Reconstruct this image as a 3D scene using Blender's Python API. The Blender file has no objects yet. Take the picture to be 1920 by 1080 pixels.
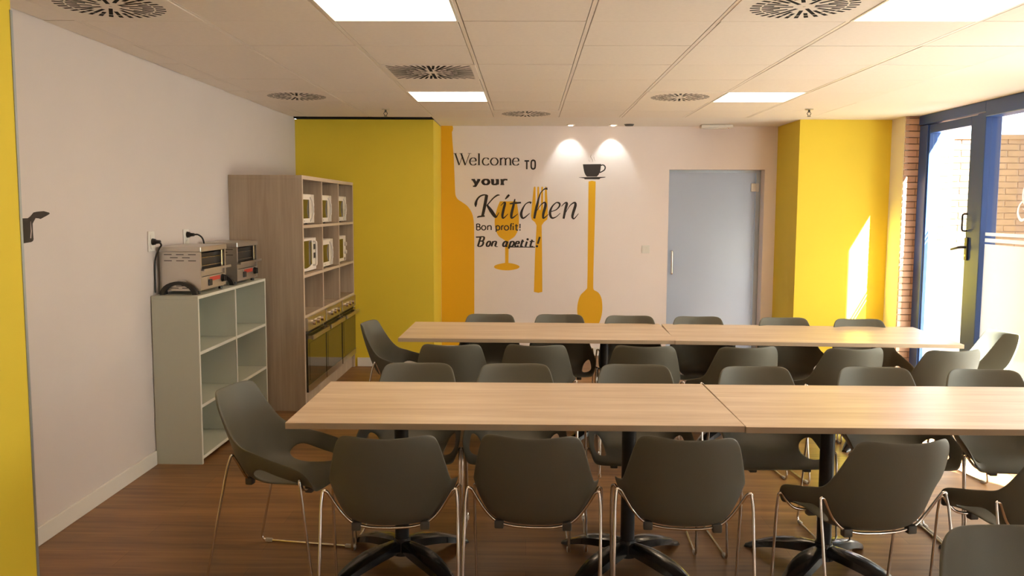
import bpy, bmesh, math, random
from mathutils import Vector, Matrix
from mathutils.geometry import tessellate_polygon
random.seed(7)
S = bpy.context.scene
C = S.collection
PI = math.pi
R = math.radians

# ------------------------------------------------------------------ camera
EYE = 1.585
cam = bpy.data.objects.new('camera', bpy.data.cameras.new('camera'))
C.objects.link(cam)
cam.data.sensor_width = 36.0
cam.data.lens = 29.93
cam.data.clip_start = 0.05
rt = Vector((0.999817, 0.018573, 0.004537))
dn = Vector((0.006246, -0.093023, -0.995644))
fw = Vector((-0.018070, 0.995491, -0.093122))
m = Matrix((( rt[0], -dn[0], -fw[0]), (rt[1], -dn[1], -fw[1]), (rt[2], -dn[2], -fw[2])))
cam.matrix_world = Matrix.Translation((0, 0, EYE)) @ m.to_4x4()
S.camera = cam

# ------------------------------------------------------------------ light and exposure
LAMP = (1.0, 0.765, 0.53)
PANEL_STRENGTH = 9.0
SUN_STRENGTH = 150.0
SKY_STRENGTH = 4.0
S.view_settings.view_transform = 'Standard'
S.view_settings.look = 'None'
S.view_settings.gamma = 1.0
S.view_settings.use_curve_mapping = False
S.view_settings.exposure = 0.20
w = bpy.data.worlds.new('sky'); S.world = w; w.use_nodes = True
bg = w.node_tree.nodes['Background']
bg.inputs[0].default_value = (0.80, 0.90, 1.0, 1); bg.inputs[1].default_value = SKY_STRENGTH
sun = bpy.data.lights.new('sun', 'SUN'); sun.energy = SUN_STRENGTH; sun.angle = R(0.53); sun.color = (1, 0.99, 0.96)
so = bpy.data.objects.new('sun', sun); C.objects.link(so); so.location = (9, -6, 12)
so.rotation_euler = Vector((-1.0, 1.7, -1.8)).to_track_quat('-Z', 'Y').to_euler()

# ------------------------------------------------------------------ materials
def mat(name, col, rough=0.6, metal=0.0, spec=0.5, var=0.0, vscale=6.0, bump=0.0, bscale=200.0, coat=0.0, stretch=None):
    mt = bpy.data.materials.new(name); mt.use_nodes = True
    nt = mt.node_tree; b = nt.nodes['Principled BSDF']
    b.inputs['Base Color'].default_value = (*col, 1)
    b.inputs['Roughness'].default_value = rough
    b.inputs['Metallic'].default_value = metal
    b.inputs['Specular IOR Level'].default_value = spec
    b.inputs['Coat Weight'].default_value = coat
    tc = None
    if var or bump:
        tc = nt.nodes.new('ShaderNodeTexCoord'); mp = nt.nodes.new('ShaderNodeMapping')
        nt.links.new(tc.outputs['Object'], mp.inputs[0])
        if stretch: mp.inputs['Scale'].default_value = stretch
    if var:
        n = nt.nodes.new('ShaderNodeTexNoise'); n.inputs['Scale'].default_value = vscale; n.inputs['Detail'].default_value = 5
        nt.links.new(mp.outputs[0], n.inputs['Vector'])
        r = nt.nodes.new('ShaderNodeValToRGB')
        r.color_ramp.elements[0].position = 0.3; r.color_ramp.elements[1].position = 0.7
        r.color_ramp.elements[0].color = (*[c*(1-var) for c in col], 1)
        r.color_ramp.elements[1].color = (*[min(1, c*(1+var)) for c in col], 1)
        nt.links.new(n.outputs['Fac'], r.inputs[0]); nt.links.new(r.outputs[0], b.inputs['Base Color'])
    if bump:
        n = nt.nodes.new('ShaderNodeTexNoise'); n.inputs['Scale'].default_value = bscale; n.inputs['Detail'].default_value = 3
        nt.links.new(mp.outputs[0], n.inputs['Vector'])
        bp = nt.nodes.new('ShaderNodeBump'); bp.inputs['Strength'].default_value = bump; bp.inputs['Distance'].default_value = 0.002
        nt.links.new(n.outputs['Fac'], bp.inputs['Height']); nt.links.new(bp.outputs[0], b.inputs['Normal'])
    return mt

def wood(name, dark, light, axis, rough=0.45, fine=60, broad=7, extra=None):
    """grain running along the given axis (0 x, 1 y, 2 z), in object space"""
    mt = bpy.data.materials.new(name); mt.use_nodes = True
    nt = mt.node_tree; b = nt.nodes['Principled BSDF']; b.inputs['Roughness'].default_value = rough
    tc = nt.nodes.new('ShaderNodeTexCoord')
    def noise(across, along, detail):
        mp = nt.nodes.new('ShaderNodeMapping'); nt.links.new(tc.outputs['Object'], mp.inputs[0])
        sc = [across]*3; sc[axis] = along; mp.inputs['Scale'].default_value = sc
        n = nt.nodes.new('ShaderNodeTexNoise'); n.inputs['Scale'].default_value = 1; n.inputs['Detail'].default_value = detail
        n.inputs['Distortion'].default_value = 0.4
        nt.links.new(mp.outputs[0], n.inputs['Vector']); return n
    a = noise(broad, 0.9, 3); f = noise(fine, 2.2, 6)
    mx = nt.nodes.new('ShaderNodeMix'); mx.inputs[0].default_value = 0.45
    nt.links.new(a.outputs['Fac'], mx.inputs[2]); nt.links.new(f.outputs['Fac'], mx.inputs[3])
    r = nt.nodes.new('ShaderNodeValToRGB')
    r.color_ramp.elements[0].position = 0.36; r.color_ramp.elements[1].position = 0.64
    r.color_ramp.elements[0].color = (*dark, 1); r.color_ramp.elements[1].color = (*light, 1)
    nt.links.new(mx.outputs[0], r.inputs[0]); nt.links.new(r.outputs[0], b.inputs['Base Color'])
    return mt

def floor_mat():
    mt = wood('oak_floor', (0.150, 0.064, 0.019), (0.33, 0.165, 0.058), 0, rough=0.42, fine=26, broad=10)
    nt = mt.node_tree; b = nt.nodes['Principled BSDF']
    src = b.inputs['Base Color'].links[0].from_socket
    tc = nt.nodes.new('ShaderNodeTexCoord')
    br = nt.nodes.new('ShaderNodeTexBrick')
    br.inputs['Scale'].default_value = 1.0; br.inputs['Brick Width'].default_value = 1.22; br.inputs['Row Height'].default_value = 0.18
    br.inputs['Mortar Size'].default_value = 0.0009; br.inputs['Bias'].default_value = 0
    br.inputs['Color1'].default_value = (0.86, 0.86, 0.86, 1); br.inputs['Color2'].default_value = (1.1, 1.08, 1.05, 1)
    br.inputs['Mortar'].default_value = (0.55, 0.5, 0.45, 1)
    nt.links.new(tc.outputs['Object'], br.inputs['Vector'])
    mx = nt.nodes.new('ShaderNodeMix'); mx.data_type = 'RGBA'; mx.blend_type = 'MULTIPLY'; mx.inputs[0].default_value = 1
    nt.links.new(src, mx.inputs[6]); nt.links.new(br.outputs['Color'], mx.inputs[7]); nt.links.new(mx.outputs[2], b.inputs['Base Color'])
    return mt

def emit(name, col, st):
    mt = bpy.data.materials.new(name); mt.use_nodes = True; nt = mt.node_tree
    nt.nodes.remove(nt.nodes['Principled BSDF'])
    e = nt.nodes.new('ShaderNodeEmission'); e.inputs[0].default_value = (*col, 1); e.inputs[1].default_value = st
    nt.links.new(e.outputs[0], nt.nodes['Material Output'].inputs[0]); return mt

def glass_mat():
    mt = bpy.data.materials.new('clear_glass'); mt.use_nodes = True; nt = mt.node_tree
    nt.nodes.remove(nt.nodes['Principled BSDF'])
    t = nt.nodes.new('ShaderNodeBsdfTransparent'); t.inputs[0].default_value = (0.93, 0.96, 0.95, 1)
    g = nt.nodes.new('ShaderNodeBsdfGlossy'); g.inputs['Roughness'].default_value = 0.02
    x = nt.nodes.new('ShaderNodeMixShader'); x.inputs[0].default_value = 0.05
    nt.links.new(t.outputs[0], x.inputs[1]); nt.links.new(g.outputs[0], x.inputs[2])
    nt.links.new(x.outputs[0], nt.nodes['Material Output'].inputs[0]); return mt

def film_mat(name, diff, trans, fac, gloss=0.04, clear=0.0):
    mt = bpy.data.materials.new(name); mt.use_nodes = True; nt = mt.node_tree
    nt.nodes.remove(nt.nodes['Principled BSDF'])
    d = nt.nodes.new('ShaderNodeBsdfDiffuse'); d.inputs[0].default_value = (*diff, 1)
    t = nt.nodes.new('ShaderNodeBsdfTranslucent'); t.inputs[0].default_value = (*trans, 1)
    g = nt.nodes.new('ShaderNodeBsdfGlossy'); g.inputs['Roughness'].default_value = 0.25
    x = nt.nodes.new('ShaderNodeMixShader'); x.inputs[0].default_value = fac
    y = nt.nodes.new('ShaderNodeMixShader'); y.inputs[0].default_value = gloss
    nt.links.new(d.outputs[0], x.inputs[1]); nt.links.new(t.outputs[0], x.inputs[2])
    nt.links.new(x.outputs[0], y.inputs[1]); nt.links.new(g.outputs[0], y.inputs[2])
    z = nt.nodes.new('ShaderNodeMixShader'); z.inputs[0].default_value = clear; k = nt.nodes.new('ShaderNodeBsdfTransparent')
    nt.links.new(y.outputs[0], z.inputs[1]); nt.links.new(k.outputs[0], z.inputs[2]); nt.links.new(z.outputs[0], nt.nodes['Material Output'].inputs[0]); return mt

M = dict(
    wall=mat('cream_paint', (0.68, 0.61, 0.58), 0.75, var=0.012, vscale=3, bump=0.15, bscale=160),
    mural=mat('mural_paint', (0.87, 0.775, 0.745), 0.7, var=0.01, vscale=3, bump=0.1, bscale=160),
    ceil=mat('ceiling_tile_white', (0.86, 0.77, 0.69), 0.85, var=0.02, vscale=40),
    ceil2=mat('ceiling_plaster_white', (0.86, 0.79, 0.72), 0.85),
    tbar=mat('ceiling_grid_metal', (0.84, 0.75, 0.67), 0.5),
    plenum=mat('plenum_dark', (0.022, 0.020, 0.020), 0.9, spec=0.1),  # near-black: the shade of the ceiling void is put into the colour
    yellow=mat('yellow_paint', (0.82, 0.615, 0.04), 0.7, var=0.015, vscale=3, bump=0.12, bscale=160),
    orange=mat('amber_decal', (0.83, 0.44, 0.004), 0.6),
    black=mat('black_decal', (0.028, 0.018, 0.014), 0.6),
    steam=mat('steam_decal', (0.42, 0.37, 0.30), 0.6),
    base=mat('skirting_white', (0.78, 0.74, 0.68), 0.45),
    floor=floor_mat(),
    table=wood('light_oak_laminate', (0.60, 0.43, 0.28), (0.79, 0.63, 0.46), 0, rough=0.38, fine=30, broad=11),
    tedge=mat('table_edge', (0.50, 0.38, 0.26), 0.5),
    cab=wood('grey_oak_laminate', (0.40, 0.30, 0.21), (0.53, 0.42, 0.305), 2, rough=0.5, fine=50, broad=9),
    cabedge=mat('grey_oak_edge', (0.56, 0.44, 0.33), 0.5),
    shelf=mat('white_melamine', (0.54, 0.55, 0.46), 0.5),
    shelfedge=mat('white_melamine_edge', (0.70, 0.68, 0.58), 0.5),
    chair=mat('sage_plastic', (0.128, 0.123, 0.092), 0.55, bump=0.25, bscale=500),
    chrome=mat('chrome', (0.78, 0.74, 0.70), 0.14, metal=1),
    steel=mat('brushed_steel', (0.62, 0.58, 0.53), 0.33, metal=0.95),
    clip=mat('dark_plastic_clip', (0.075, 0.070, 0.058), 0.5),
    glide=mat('clear_glide', (0.45, 0.42, 0.38), 0.3),
    iron=mat('black_cast_metal', (0.012, 0.013, 0.016), 0.22, coat=0.3),
    ironcol=mat('black_column', (0.012, 0.013, 0.016), 0.42),
    blackp=mat('black_plastic', (0.015, 0.014, 0.013), 0.4),
    white=mat('white_appliance', (0.80, 0.73, 0.66), 0.35),
    whitehandle=mat('grey_appliance_handle', (0.62, 0.57, 0.52), 0.3),
    darkglass=mat('dark_oven_glass', (0.035, 0.030, 0.016), 0.08, spec=0.6),
    ovensteel=mat('oven_steel', (0.44, 0.38, 0.30), 0.28, metal=0.9),
    red=mat('red_sticker', (0.55, 0.05, 0.03), 0.5),
    blue=mat('blue_window_frame', (0.035, 0.085, 0.27), 0.4),
    blacksteel=mat('black_handle', (0.02, 0.02, 0.022), 0.35),
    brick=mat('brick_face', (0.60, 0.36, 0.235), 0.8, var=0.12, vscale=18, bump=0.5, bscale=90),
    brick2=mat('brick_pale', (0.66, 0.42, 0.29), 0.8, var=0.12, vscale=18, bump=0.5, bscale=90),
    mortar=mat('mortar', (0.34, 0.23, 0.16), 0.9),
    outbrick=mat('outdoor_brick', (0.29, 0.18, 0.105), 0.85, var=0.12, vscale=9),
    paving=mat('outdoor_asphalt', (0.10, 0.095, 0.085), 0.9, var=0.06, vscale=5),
    plate=mat('socket_white', (0.80, 0.77, 0.72), 0.35),
    alu=mat('aluminium_trim', (0.42, 0.46, 0.50), 0.35, metal=0.6),
    glass=glass_mat(),
    film=film_mat('frosted_film', (0.80, 0.77, 0.70), (0.88, 0.85, 0.79), 0.68, 0.04, 0.25),
    frost=film_mat('frosted_door_glass', (0.50, 0.52, 0.56), (0.86, 0.90, 0.95), 0.5, 0.08),
    panel=emit('led_panel', LAMP, PANEL_STRENGTH),
    spot=emit('spot_lens', LAMP, 12.0),
    tag=mat('grey_badge', (0.25, 0.2, 0.17), 0.4),
)

# ------------------------------------------------------------------ mesh helpers
def link_mesh(name, bm, mats, parent=None, smooth=None):
    me = bpy.data.meshes.new(name); bm.to_mesh(me); bm.free()
    for x in (mats if isinstance(mats, (list, tuple)) else [mats]): me.materials.append(x)
    if smooth:
        for p in me.polygons: p.use_smooth = True
        me.set_sharp_from_angle(angle=R(smooth))
    o = bpy.data.objects.new(name, me); C.objects.link(o)
    if parent: o.parent = parent
    return o

def box(bm, x0, x1, y0, y1, z0, z1, bev=0.0, mi=0, seg=1):
    vs = [bm.verts.new((x, y, z)) for z in (z0, z1) for y in (y0, y1) for x in (x0, x1)]
    fs = [bm.faces.new([vs[i] for i in q]) for q in ((0, 2, 3, 1), (4, 5, 7, 6), (0, 1, 5, 4), (2, 6, 7, 3), (0, 4, 6, 2), (1, 3, 7, 5))]
    for f in fs: f.material_index = mi
    if bev:
        es = list({e for f in fs for e in f.edges})
        r = bmesh.ops.bevel(bm, geom=es, offset=bev, segments=seg, affect='EDGES', profile=0.5)
        for f in r['faces']: f.material_index = mi
    return vs

def one_box(name, dims, mt, parent=None, bev=0.0, seg=1):
    bm = bmesh.new(); box(bm, *dims, bev=bev, seg=seg); return link_mesh(name, bm, mt, parent)

def tube(bm, pts, r, n=8, closed=False, cap=True):
    pts = [Vector(p) for p in pts]; N = len(pts); rings = []
    up = None
    for i in range(N):
        if closed: d = (pts[(i+1) % N] - pts[i-1]).normalized()
        else: d = (pts[min(i+1, N-1)] - pts[max(i-1, 0)]).normalized()
        if up is None:
            a = Vector((0, 0, 1)) if abs(d.z) < 0.9 else Vector((1, 0, 0))
            up = (a - d*a.dot(d)).normalized()
        else:
            up = (up - d*up.dot(d)).normalized()
        s = d.cross(up); rr = r[i] if isinstance(r, (list, tuple)) else r
        rings.append([bm.verts.new(pts[i] + up*math.cos(2*PI*k/n)*rr + s*math.sin(2*PI*k/n)*rr) for k in range(n)])
    for i in range(N if closed else N-1):
        a, b = rings[i], rings[(i+1) % N]
        off = 0
        if closed and i == N-1:
            off = min(range(n), key=lambda q: (b[q].co - a[0].co).length)
        for k in range(n): bm.faces.new((a[k], a[(k+1) % n], b[(k+1+off) % n], b[(k+off) % n]))
    if cap and not closed:
        bm.faces.new(rings[0][::-1]); bm.faces.new(rings[-1])

def smooth_path(pts, rad, seg=4):
    """round the corners of a polyline"""
    pts = [Vector(p) for p in pts]; out = [pts[0]]
    for i in range(1, len(pts)-1):
        a, b, c = pts[i-1], pts[i], pts[i+1]
        r = min(rad, (a-b).length*0.45, (c-b).length*0.45)
        p, q = b + (a-b).normalized()*r, b + (c-b).normalized()*r
        for k in range(seg+1):
            t = k/seg; out.append(p*(1-t)**2 + b*2*t*(1-t) + q*t*t)
    out.append(pts[-1]); return out

def cyl(bm, c, r, h, n=24, axis=2, r2=None, mi=0):
    r2 = r if r2 is None else r2
    def P(a, rr, t):
        u, v = math.cos(a)*rr, math.sin(a)*rr
        return {2: (c[0]+u, c[1]+v, c[2]+t), 0: (c[0]+t, c[1]+u, c[2]+v), 1: (c[0]+v, c[1]+t, c[2]+u)}[axis]
    a = [bm.verts.new(P(2*PI*k/n, r, 0)) for k in range(n)]; b = [bm.verts.new(P(2*PI*k/n, r2, h)) for k in range(n)]
    fs = [bm.faces.new(a[::-1]), bm.faces.new(b)] + [bm.faces.new((a[k], a[(k+1) % n], b[(k+1) % n], b[k])) for k in range(n)]
    for f in fs: f.material_index = mi

def thing(name, label, cat, loc=(0, 0, 0), rz=0.0, group=None):
    o = bpy.data.objects.new(name, None); C.objects.link(o); o.empty_display_size = 0.1
    o.location = loc; o.rotation_euler = (0, 0, rz); o['label'] = label; o['category'] = cat
    if group: o['group'] = group
    return o
def tag(o, label, cat, group=None):
    o['label'] = label; o['category'] = cat
    if group: o['group'] = group
    return o
def struct(name, bm, mt, parent=None, smooth=None):
    o = link_mesh(name, bm, mt, parent, smooth)
    if not parent: o['kind'] = 'structure'
    return o
def sbox(name, dims, mt, parent=None, bev=0):
    bm = bmesh.new(); box(bm, *dims, bev=bev); return struct(name, bm, mt, parent)
def dup(root, loc, rz, label, group=None):
    r = root.copy(); C.objects.link(r); r.location = loc; r.rotation_euler = (0, 0, rz); r['label'] = label
    if group: r['group'] = group
    for ch in list(root.children):
        c = ch.copy(); C.objects.link(c); c.parent = r
        for g in ch.children:
            d = g.copy(); C.objects.link(d); d.parent = c
    return r

# ------------------------------------------------------------------ the room
XL, XR, YB, YF, ZC = -2.29, 3.68, 9.15, -2.6, 2.457
YELL = 8.42           # yellow wall on the left and yellow column on the right
XB = -0.93            # corner between the yellow block and the mural wall
fl = sbox('floor', (XL-0.2, XR+0.03, YF-0.2, YB+0.3, -0.06, 0.0), M['floor'])
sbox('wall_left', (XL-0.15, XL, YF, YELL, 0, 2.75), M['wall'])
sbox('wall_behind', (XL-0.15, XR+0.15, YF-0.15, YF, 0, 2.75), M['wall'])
sbox('wall_back_left', (XL-0.15, XB, YELL, YB+0.15, 0, 2.445), M['yellow'])
# mural wall with the doorway opening
bm = bmesh.new()
DX0, DX1, DZ = 1.50, 2.51, 2.005
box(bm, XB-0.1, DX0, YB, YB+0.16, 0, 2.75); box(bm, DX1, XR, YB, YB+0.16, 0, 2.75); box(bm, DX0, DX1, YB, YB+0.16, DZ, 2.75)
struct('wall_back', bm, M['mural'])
# column on the right: yellow face, cream return, brick pier beside the glazed door
CX0, CX1, BY = 2.635, 3.52, 8.12
sbox('wall_back_right', (CX0, CX1, YELL, YB, 0, ZC), M['yellow'])
sbox('wall_right_return', (CX1, CX1+0.04, BY+0.01, YB, 0, ZC), M['ceil2'])
pier = sbox('wall_right_brick', (CX1+0.0405, 3.98, BY+0.006, YB, 0, ZC), M['mortar'])
r = random.Random(3); k = 0; z = 0.004
brk = {}
while z < ZC-0.01:
    h = min(0.0505, ZC-z-0.004)
    xs = [CX1+0.0, 3.636, 3.95] if k % 2 else [CX1+0.0, 3.70, 3.95]
    for a, b_ in zip(xs[:-1], xs[1:]):
        key = (round(a, 3), round(b_, 3), round(h, 3))
        if key not in brk:
            q = bmesh.new(); box(q, a+0.004, b_-0.004, 0, 0.014, 0, h, bev=0.0015)
            me = bpy.data.meshes.new('brick'); q.to_mesh(me); q.free(); brk[key] = me
        o = bpy.data.objects.new('brick', brk[key]); C.objects.link(o); o.parent = pier
        if not brk[key].materials: brk[key].materials.append(M['brick'] if (k % 3) else M['brick2'])
        o.location = (0, BY-0.006+r.uniform(-0.0015, 0.0015), z)
    z += 0.0595; k += 1
# near right wall (out of frame), wall above glazing is the head band of the frame
WY0 = 2.78
sbox('wall_right', (XR, XR+0.3, 0.35, WY0, 0, 2.75), M['wall'])
sbox('wall_right_near', (XR, XR+0.3, YF, -0.9, 0, 2.75), M['wall'])
# foreground pillar at the left edge
sbox('wall_left_pier', (XL, -1.9, 2.35, 3.165, 0, ZC), M['yellow'])
sbox('trim_1', (-1.9, -1.897, 3.158, 3.172, 0.0, 2.30), M['alu'])
# skirting
sbox('baseboard_left', (XL, XL+0.014, 3.165, 5.09, 0, 0.088), M['base'], bev=0.002)
sbox('baseboard_back_left', (-1.70, XB+0.014, YELL-0.014, YELL, 0, 0.088), M['base'], bev=0.002)
sbox('baseboard_mural_side', (XB, XB+0.014, YELL, YB, 0, 0.088), M['base'], bev=0.002)
sbox('baseboard_back', (XB+0.014, DX0, YB-0.014, YB, 0, 0.088), M['base'], bev=0.002)
sbox('baseboard_back_right', (DX1, CX0, YB-0.014, YB, 0, 0.088), M['base'], bev=0.002)
sbox('baseboard_right', (CX0, CX1, YELL-0.014, YELL, 0, 0.088), M['base'], bev=0.002)

# ------------------------------------------------------------------ suspended ceiling
GX = [-0.321+0.6*i for i in range(-3, 6)]          # -2.121 ... 2.679
GY = [3.468+0.6*j for j in range(-10, 9)]          # -2.532 ... 8.268
bm = bmesh.new(); box(bm, XL-0.15, XR+0.32, YF-0.15, YB+0.3, 2.70, 2.80)
ceil = struct('ceiling', bm, M['plenum'])
bm = bmesh.new()
for x in GX: box(bm, x-0.0095, x+0.0095, GY[0], GY[-1], ZC-0.0025, ZC+0.03)
for y in GY: box(bm, XL+0.002, GX[-1], y-0.012, y+0.012, ZC+0.026, ZC+0.0295)
link_mesh('ceiling_grid', bm, M['tbar'], ceil)
bm = bmesh.new(); box(bm, XL+0.002, GX[-1], GY[0], GY[-1], ZC+0.0305, ZC+0.034); link_mesh('ceiling_void_shade', bm, M['plenum'], ceil)  # near-black sheet that paints the shade seen through the tile joints
bm = bmesh.new()
box(bm, GX[-1], XR+0.1, YF, YELL+0.2, ZC, ZC+0.03)                 # plaster margin on the window side
box(bm, XB, XR+0.1, GY[-1]+0.002, YB+0.1, ZC-0.002, ZC+0.03)        # plaster margin before the mural
link_mesh('ceiling_plaster', bm, M['ceil2'], ceil)
sbox('shadow_gap_strip', (XL, XB, GY[-1]+0.11, YELL+0.1, ZC-0.004, ZC+0.02), M['plenum'])  # near-black strip painting the open shadow gap above the yellow wall
lights = {(2, 10), (2, 15), (6, 10), (6, 15), (2, 0), (6, 0)}          # (column cell, row cell)
square = {(2, 13)}
rounds = {(0, 10), (0, 15), (3, 17), (5, 10), (5, 15)}
def tile_mesh(w_, d, name):
    q = bmesh.new(); box(q, -w_/2, w_/2, -d/2, d/2, 0, 0.012, bev=0.0012); box(q, -w_/2+0.006, w_/2-0.006, -d/2+0.014, d/2-0.014, 0.012, 0.02)
    me = bpy.data.meshes.new(name); q.to_mesh(me); q.free(); me.materials.append(M['ceil']); return me
tm = tile_mesh(0.5730, 0.5910, 'ceiling_tile'); rg = random.Random(5)
for i in range(8):
    for j in range(18):
        if (i, j) in lights or (i, j) in square or (i, j) in rounds: continue
        o = bpy.data.objects.new('ceiling_tile', tm); C.objects.link(o); o.parent = ceil
        o.location = (GX[i]+0.3, GY[j]+0.3+rg.uniform(-0.002, 0.002), ZC-0.003+rg.uniform(-0.001, 0.001))
        o.rotation_euler = (rg.uniform(-0.002, 0.002), rg.uniform(-0.0015, 0.0015), 0)
cm = tile_mesh(0.150, 0.585, 'cut_ceiling_tile')
for j in range(18):
    o = bpy.data.objects.new('ceiling_tile', cm); C.objects.link(o); o.parent = ceil
    o.location = (GX[0]-0.088, GY[j]+0.3, ZC-0.002); o.rotation_euler = (rg.uniform(-0.006, 0.006), 0, rg.uniform(-0.03, 0.03))

# LED panels
def led(i, j, label):
    t = thing('ceiling_light_panel', label, 'ceiling light', (GX[i]+0.3, GY[j]+0.3, ZC), group='square ceiling light panels')
    bm = bmesh.new(); h = 0.2955
    for a in ((-h, h, -h, -h+0.012), (-h, h, h-0.012, h), (-h, -h+0.012, -h+0.012, h-0.012), (h-0.012, h, -h+0.012, h-0.012)):
        box(bm, a[0], a[1], a[2], a[3], -0.006, 0.003)
    link_mesh('frame', bm, M['base'], t)
    one_box('diffuser', (-h+0.012, h-0.012, -h+0.012, h-0.012, -0.003, 0.002), M['panel'], t)
led(2, 15, 'square white light panel in the ceiling above the far table, left one')
led(6, 15, 'square white light panel in the ceiling above the far table, right one')
led(2, 10, 'large white light panel cut by the top of the picture, left one')
led(6, 10, 'large white light panel cut by the top of the picture, right one')

led(2, 0, 'added white ceiling light panel behind the viewpoint, left')  # unseen panels, put in as fill for the chair backs
led(6, 0, 'added white ceiling light panel behind the viewpoint, right')  # second added fill panel, also out of view

# air diffusers
def slot_strip(bm, a, r0, r1, w0, lim=None):
    c, s = math.cos(a), math.sin(a)
    def P(r_, o_): return (c*r_-s*o_, s*r_+c*o_)
    q = [P(r0, -w0), P(r1, -w0), P(r1, w0), P(r0, w0)]
    if lim:
        q = [(max(-lim, min(lim, x)), max(-lim, min(lim, y))) for x, y in q]
    lo = [bm.verts.new((x, y, -0.0052)) for x, y in q]; bm.faces.new(lo[::-1])
def diffuser(i, j, kind, label):
    t = thing('air_diffuser', label, 'air vent', (GX[i]+0.3, GY[j]+0.3, ZC), group='ceiling air diffusers')
    bm = bmesh.new(); box(bm, -0.294, 0.294, -0.294, 0.294, -0.005, 0.003, bev=0.0015)
    link_mesh('face_plate', bm, M['ceil'], t)
    bm = bmesh.new()
    if kind == 'square':
        L = 0.266; n = 48
        for k in range(n):
            a = 2*PI*k/n + 0.01; rm = L/max(abs(math.cos(a)), abs(math.sin(a)))
            r0 = 0.04 if k % 6 == 0 else (0.075 if k % 3 == 0 else (0.125 if k % 3 == 1 else 0.165))
            if rm-0.004 > r0: slot_strip(bm, a, r0, rm-0.004, 0.0100 if k % 3 == 0 else 0.0078, L)
    else:
        n = 32
        for k in range(n):
            a = 2*PI*k/n + 0.05
            r0 = 0.045 if k % 5 == 0 else (0.075 if k % 5 in (2,) else (0.10 if k % 5 == 4 else 0.13))
            slot_strip(bm, a, r0, 0.176, 0.0085)
            slot_strip(bm, a, 0.183, 0.226, 0.0095)
    link_mesh('slots', bm, M['plenum'], t)['label'] = 'dark air slots fanning out from the centre'
    bm = bmesh.new(); cyl(bm, (0, 0, -0.0065), 0.006, 0.0015, 12); link_mesh('screw', bm, M['steel'], t)
diffuser(2, 13, 'square', 'square air vent with dark radiating slots between the two left light panels')
diffuser(0, 10, 'round', 'round slotted air vent at the top left corner of the picture')
diffuser(0, 15, 'round', 'round slotted air vent above the tall oven cabinet')
diffuser(3, 17, 'round', 'small round slotted air vent right before the mural wall')
diffuser(5, 10, 'round', 'round slotted air vent beside the top right light panel')
diffuser(5, 15, 'round', 'round slotted air vent just left of the far right light panel')

# sprinklers
def sprinkler(x, y, label):
    t = thing('fire_sprinkler', label, 'sprinkler', (x, y, ZC-0.003), group='ceiling sprinklers')
    bm = bmesh.new(); cyl(bm, (0, 0, -0.008), 0.035, 0.008, 20); link_mesh('rosette', bm, M['steel'], t, 30)
    bm = bmesh.new(); cyl(bm, (0, 0, -0.03), 0.009, 0.024, 12)
    tube(bm, [(-0.009, 0, -0.026), (-0.017, 0, -0.04), (-0.004, 0, -0.062)], 0.003, 6)
    tube(bm, [(0.009, 0, -0.026), (0.017, 0, -0.04), (0.004, 0, -0.062)], 0.003, 6)
    link_mesh('head', bm, M['clip'], t, 30)
    bm = bmesh.new(); cyl(bm, (0, 0, -0.066), 0.016, 0.003, 14); link_mesh('deflector', bm, M['clip'], t, 30)
sprinkler(-1.26, 7.60, 'sprinkler head hanging from the ceiling before the left yellow wall')
sprinkler(2.43, 7.53, 'sprinkler head hanging from the ceiling before the right yellow column')

# downlights washing the mural
for x, side in ((0.44, 'left'), (0.88, 'right')):
    t = thing('recessed_downlight', f'small round recessed spotlight before the mural wall, {side} one', 'spotlight', (x, 8.98, ZC-0.002), group='recessed spotlights by the mural')
    bm = bmesh.new(); n = 28
    ra = [bm.verts.new((0.045*math.cos(2*PI*k/n), 0.045*math.sin(2*PI*k/n), -0.001)) for k in range(n)]
    rb = [bm.verts.new((0.040*math.cos(2*PI*k/n), 0.040*math.sin(2*PI*k/n), -0.009)) for k in range(n)]
    rc = [bm.verts.new((0.029*math.cos(2*PI*k/n), 0.029*math.sin(2*PI*k/n), -0.003)) for k in range(n)]
    for k in range(n):
        k2 = (k+1) % n; bm.faces.new((ra[k], ra[k2], rb[k2], rb[k])); bm.faces.new((rb[k], rb[k2], rc[k2], rc[k]))
    link_mesh('trim_ring', bm, M['base'], t, 40)
    bm = bmesh.new(); cyl(bm, (0, 0, -0.014), 0.020, 0.012, 20, r2=0.028); link_mesh('lens', bm, M['spot'], t)
    L = bpy.data.lights.new('spot', 'SPOT'); L.energy = 6.5; L.spot_size = R(72); L.spot_blend = 0.6; L.shadow_soft_size = 0.015; L.color = (0.90, 1.0, 0.93)
    lo = bpy.data.objects.new('spot', L); C.objects.link(lo); lo.parent = t; lo.location = (0, 0, -0.022); lo.rotation_euler = (R(24), 0, 0)
t = thing('ceiling_speaker', 'small dark grey oval ceiling fitting right of the two spotlights', 'ceiling fitting', (1.04, 8.93, ZC-0.002))
bm = bmesh.new(); cyl(bm, (0, 0, -0.018), 0.040, 0.018, 24, r2=0.052); link_mesh('housing', bm, M['clip'], t, 40)
bm = bmesh.new(); cyl(bm, (0, 0, -0.020), 0.026, 0.003, 20); link_mesh('grille', bm, M['tag'], t)
t = thing('emergency_light', 'long white emergency light fitting on the ceiling above the frosted door', 'emergency light', (1.945, 8.97, ZC-0.002))
bm = bmesh.new(); box(bm, -0.165, 0.165, -0.06, 0.06, -0.035, 0, bev=0.014, seg=2); link_mesh('base', bm, M['base'], t, 40)
bm = bmesh.new(); box(bm, -0.14, 0.14, -0.036, 0.036, -0.042, -0.0285, bev=0.008, seg=2); link_mesh('lens_cover', bm, M['plate'], t, 40)
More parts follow.
